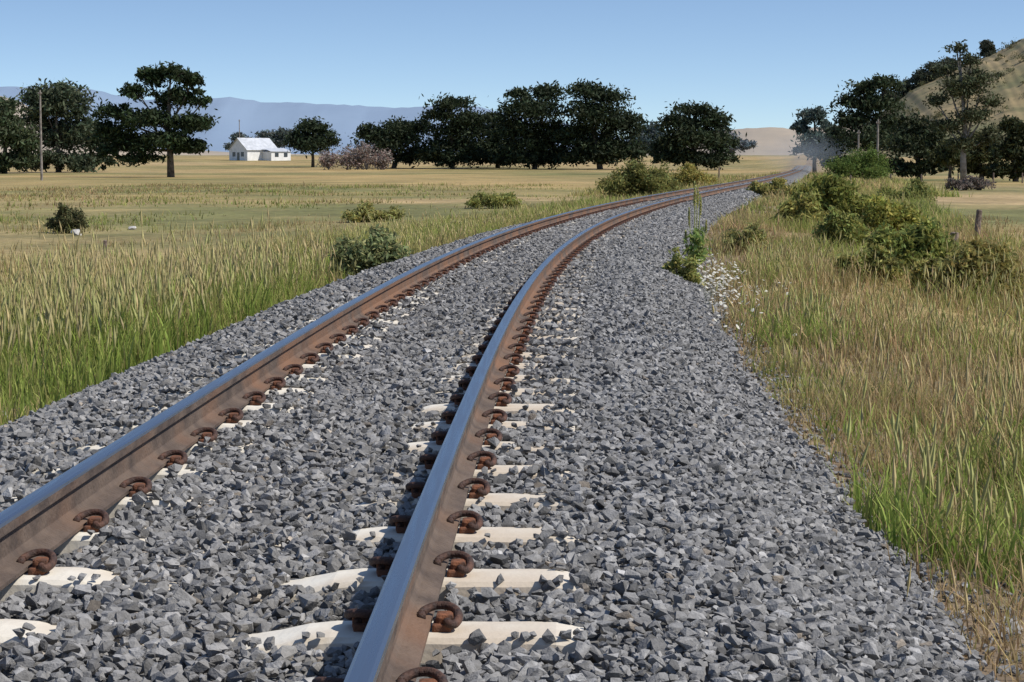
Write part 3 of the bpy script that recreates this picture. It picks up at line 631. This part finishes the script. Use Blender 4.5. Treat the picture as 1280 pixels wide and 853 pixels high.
# ------------------------------------------------------------ hills
def ridge(name, pts, Yr, Yf, Yb, mat, label, zbase=-5, rough=.03, nx=160, ny=16, wr=.2, real=0):
    xs = np.array([(p[0]-640)/F*Yr for p in pts]); zs = np.array([CAMZ-(p[1]-HY)/F*Yr for p in pts])
    Xs = np.linspace(xs[0], xs[-1], nx); H = np.interp(Xs, xs, zs); sc = 60/(xs[-1]-xs[0])
    H = H+rough*H*fbm(Xs*sc, Xs*0+3, 1.3); V = []
    for j in range(ny+1):
        f = j/ny; y = Yf+(Yr-Yf)*f; e = f*f*(3-2*f)
        xx = Xs*(.85+.15*f)
        nz_ = (fbm(xx*real, y*real+0*xx, 1.0)+.5*fbm(xx*real*2.7+5, y*real*2.7+0*xx, 1.0)) if real else fbm(Xs*sc*1.5, f*9+0*Xs, 1.0)
        V.append(np.stack([xx, np.full(nx, y), zbase+(H-zbase)*e*(1+wr*(1-f)*nz_)], -1))
    V.append(np.stack([Xs, np.full(nx, Yb), np.full(nx, zbase)], -1))
    V = np.concatenate(V); ii = np.arange((ny+2)*nx).reshape(ny+2, nx)
    o = npmesh(name, V, np.stack([ii[:-1, :-1], ii[:-1, 1:], ii[1:, 1:], ii[1:, :-1]], -1).reshape(-1, 4), mat, smooth=True)
    tag(o, label, 'hills', kind='structure'); return V[:-nx]
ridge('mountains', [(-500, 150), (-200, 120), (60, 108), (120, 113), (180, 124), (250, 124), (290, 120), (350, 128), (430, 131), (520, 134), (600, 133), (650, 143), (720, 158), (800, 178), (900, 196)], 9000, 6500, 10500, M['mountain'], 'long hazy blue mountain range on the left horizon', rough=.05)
ridge('far_hills', [(640, 200), (780, 180), (880, 166), (930, 161), (990, 161), (1080, 156), (1200, 160), (1500, 180)], 3200, 2500, 3800, M['farhill'], 'low pinkish brown hills beyond the vanishing track')
ridge('left_hill', [(-400, 100), (-100, 108), (0, 118), (30, 128), (80, 165), (200, 186), (320, 192), (560, 196)], 1500, 1100, 1900, M['farhill'], 'low dry hill behind the trees at far left')
HV = ridge('hillside', [(985, 198), (1040, 180), (1090, 150), (1130, 116), (1160, 101), (1200, 84), (1240, 65), (1280, 46), (1350, 20), (1500, -20), (1700, -60)], 760, 520, 1000, M['hill'], 'dry brown hillside rising at the upper right', nx=320, ny=60, rough=.03, wr=.12, real=.06)
sel = HV[(HV[:, 0] > 125) & (HV[:, 0] < 330) & (HV[:, 1] > 590)]; pk_ = sel[rng.choice(len(sel), 520)]
V, Fa, Cc = leafcloud([(p[0]+rng.normal(), p[1], p[2]+.5, q, q, q*.7) for p, q in zip(pk_, rng.uniform(.5, 1.7, 520)**1.3)], 26000, .45, (.11, .115, .05), .4, K=1600, csz=.35)
tag(npmesh('hill_scrub', V, Fa, M['leaf'], col=Cc), 'small dark scrub dotted over the dry hillside', 'scrub', kind='stuff')
HG = 'trees on the crest of the right hillside'
for i, (x, y, rx, lb) in enumerate([(1148, 98, 13, 'leftmost tree on the hill crest'), (1166, 88, 14, 'second tree on the hill crest behind the tall gum'), (1184, 82, 13, 'third tree on the hill crest near the tall gum top'), (1229, 62, 9, 'small tree on the hill crest right of the tall gum'), (1273, 60, 9, 'dark tree on the hill crest at the right photo edge'), (1128, 110, 12, 'lowest tree on the left shoulder of the hill crest'), (1108, 124, 12, 'tree beside the lowest tree on the hill shoulder')]):
    zc = CAMZ-(y+8-HY)/F*750
    tree(lb, 750, x, [(x, y-3, rx, 6), (x-rx*.4, y+2, rx*.8, 7), (x+rx*.5, y+3, rx*.8, 7), (x, y+8, rx, 5)], (.075, .09, .06), 2800, .8, .4, 'tree', HG, gx=zc-2)

# thin bluish smoke drifting where the track vanishes
m, nt, out = newmat('smoke'); l = nt.links.new
tc = N(nt, 'ShaderNodeTexCoord'); ln_ = N(nt, 'ShaderNodeVectorMath', operation='LENGTH'); l(tc.outputs['Object'], ln_.inputs[0])
mr = N(nt, 'ShaderNodeMapRange'); mr.inputs['From Min'].default_value = 1.0; mr.inputs['From Max'].default_value = .2; mr.inputs['To Min'].default_value = 0; mr.inputs['To Max'].default_value = 1; l(ln_.outputs['Value'], mr.inputs['Value'])
nz = N(nt, 'ShaderNodeTexNoise'); nz.inputs['Scale'].default_value = 2.2; nz.inputs['Detail'].default_value = 3; l(tc.outputs['Object'], nz.inputs['Vector'])
mm_ = N(nt, 'ShaderNodeMath', operation='MULTIPLY'); l(mr.outputs['Result'], mm_.inputs[0]); l(nz.outputs['Fac'], mm_.inputs[1])
m2 = N(nt, 'ShaderNodeMath', operation='MULTIPLY'); l(mm_.outputs[0], m2.inputs[0]); m2.inputs[1].default_value = .075
vs = N(nt, 'ShaderNodeVolumeScatter'); vs.inputs['Color'].default_value = (.8, .92, 1, 1); l(m2.outputs[0], vs.inputs['Density']); l(vs.outputs['Volume'], out.inputs['Volume'])
bm = bmesh.new(); bmesh.ops.create_icosphere(bm, subdivisions=3, radius=1)
me = bpy.data.meshes.new('smoke'); bm.to_mesh(me); bm.free(); me.materials.append(m)
so = bpy.data.objects.new('smoke', me); C.objects.link(so); so.location = ((1004-640)/F*315, 315, 2.6); so.scale = (8.5, 7, 3.4)
tag(so, 'thin bluish smoke drifting where the track vanishes', 'smoke', kind='stuff')

# ------------------------------------------------------------ light, sky, camera
az, el = math.radians(107), math.radians(50)
sd = bpy.data.lights.new('sun', 'SUN'); sd.energy = 4.9; sd.angle = math.radians(.53); sd.color = (1, .945, .87)
so = bpy.data.objects.new('sun', sd); C.objects.link(so)
so.rotation_euler = Vector((math.cos(el)*math.sin(az), math.cos(el)*math.cos(az), math.sin(el))).to_track_quat('Z', 'Y').to_euler()
w = bpy.data.worlds.new('World'); SC.world = w; w.use_nodes = True; nt = w.node_tree
bg = nt.nodes['Background']; sk = nt.nodes.new('ShaderNodeTexSky'); sk.sky_type = 'NISHITA'; sk.sun_disc = False
sk.sun_elevation = el; sk.sun_rotation = az; sk.air_density = 1.0; sk.dust_density = .3; sk.ozone_density = 2.6; sk.altitude = 0
tc = nt.nodes.new('ShaderNodeTexCoord'); mp = nt.nodes.new('ShaderNodeMapping'); mp.inputs['Scale'].default_value = (1, 1, 2.3); mp.inputs['Location'].default_value = (0, 0, .050)
nt.links.new(tc.outputs['Generated'], mp.inputs['Vector']); nt.links.new(mp.outputs['Vector'], sk.inputs['Vector'])
nt.links.new(sk.outputs['Color'], bg.inputs['Color']); bg.inputs['Strength'].default_value = .15
cam = bpy.data.cameras.new('camera'); co = bpy.data.objects.new('camera', cam); C.objects.link(co)
cam.lens = 72; cam.sensor_width = 36; cam.clip_end = 20000; cam.clip_start = .05
co.location = (0, 0, CAMZ); co.rotation_euler = (math.radians(90)-math.atan((426.5-HY)/F), 0, 0); SC.camera = co
SC.view_settings.view_transform = 'Standard'; SC.view_settings.look = 'None'; SC.view_settings.exposure = 0
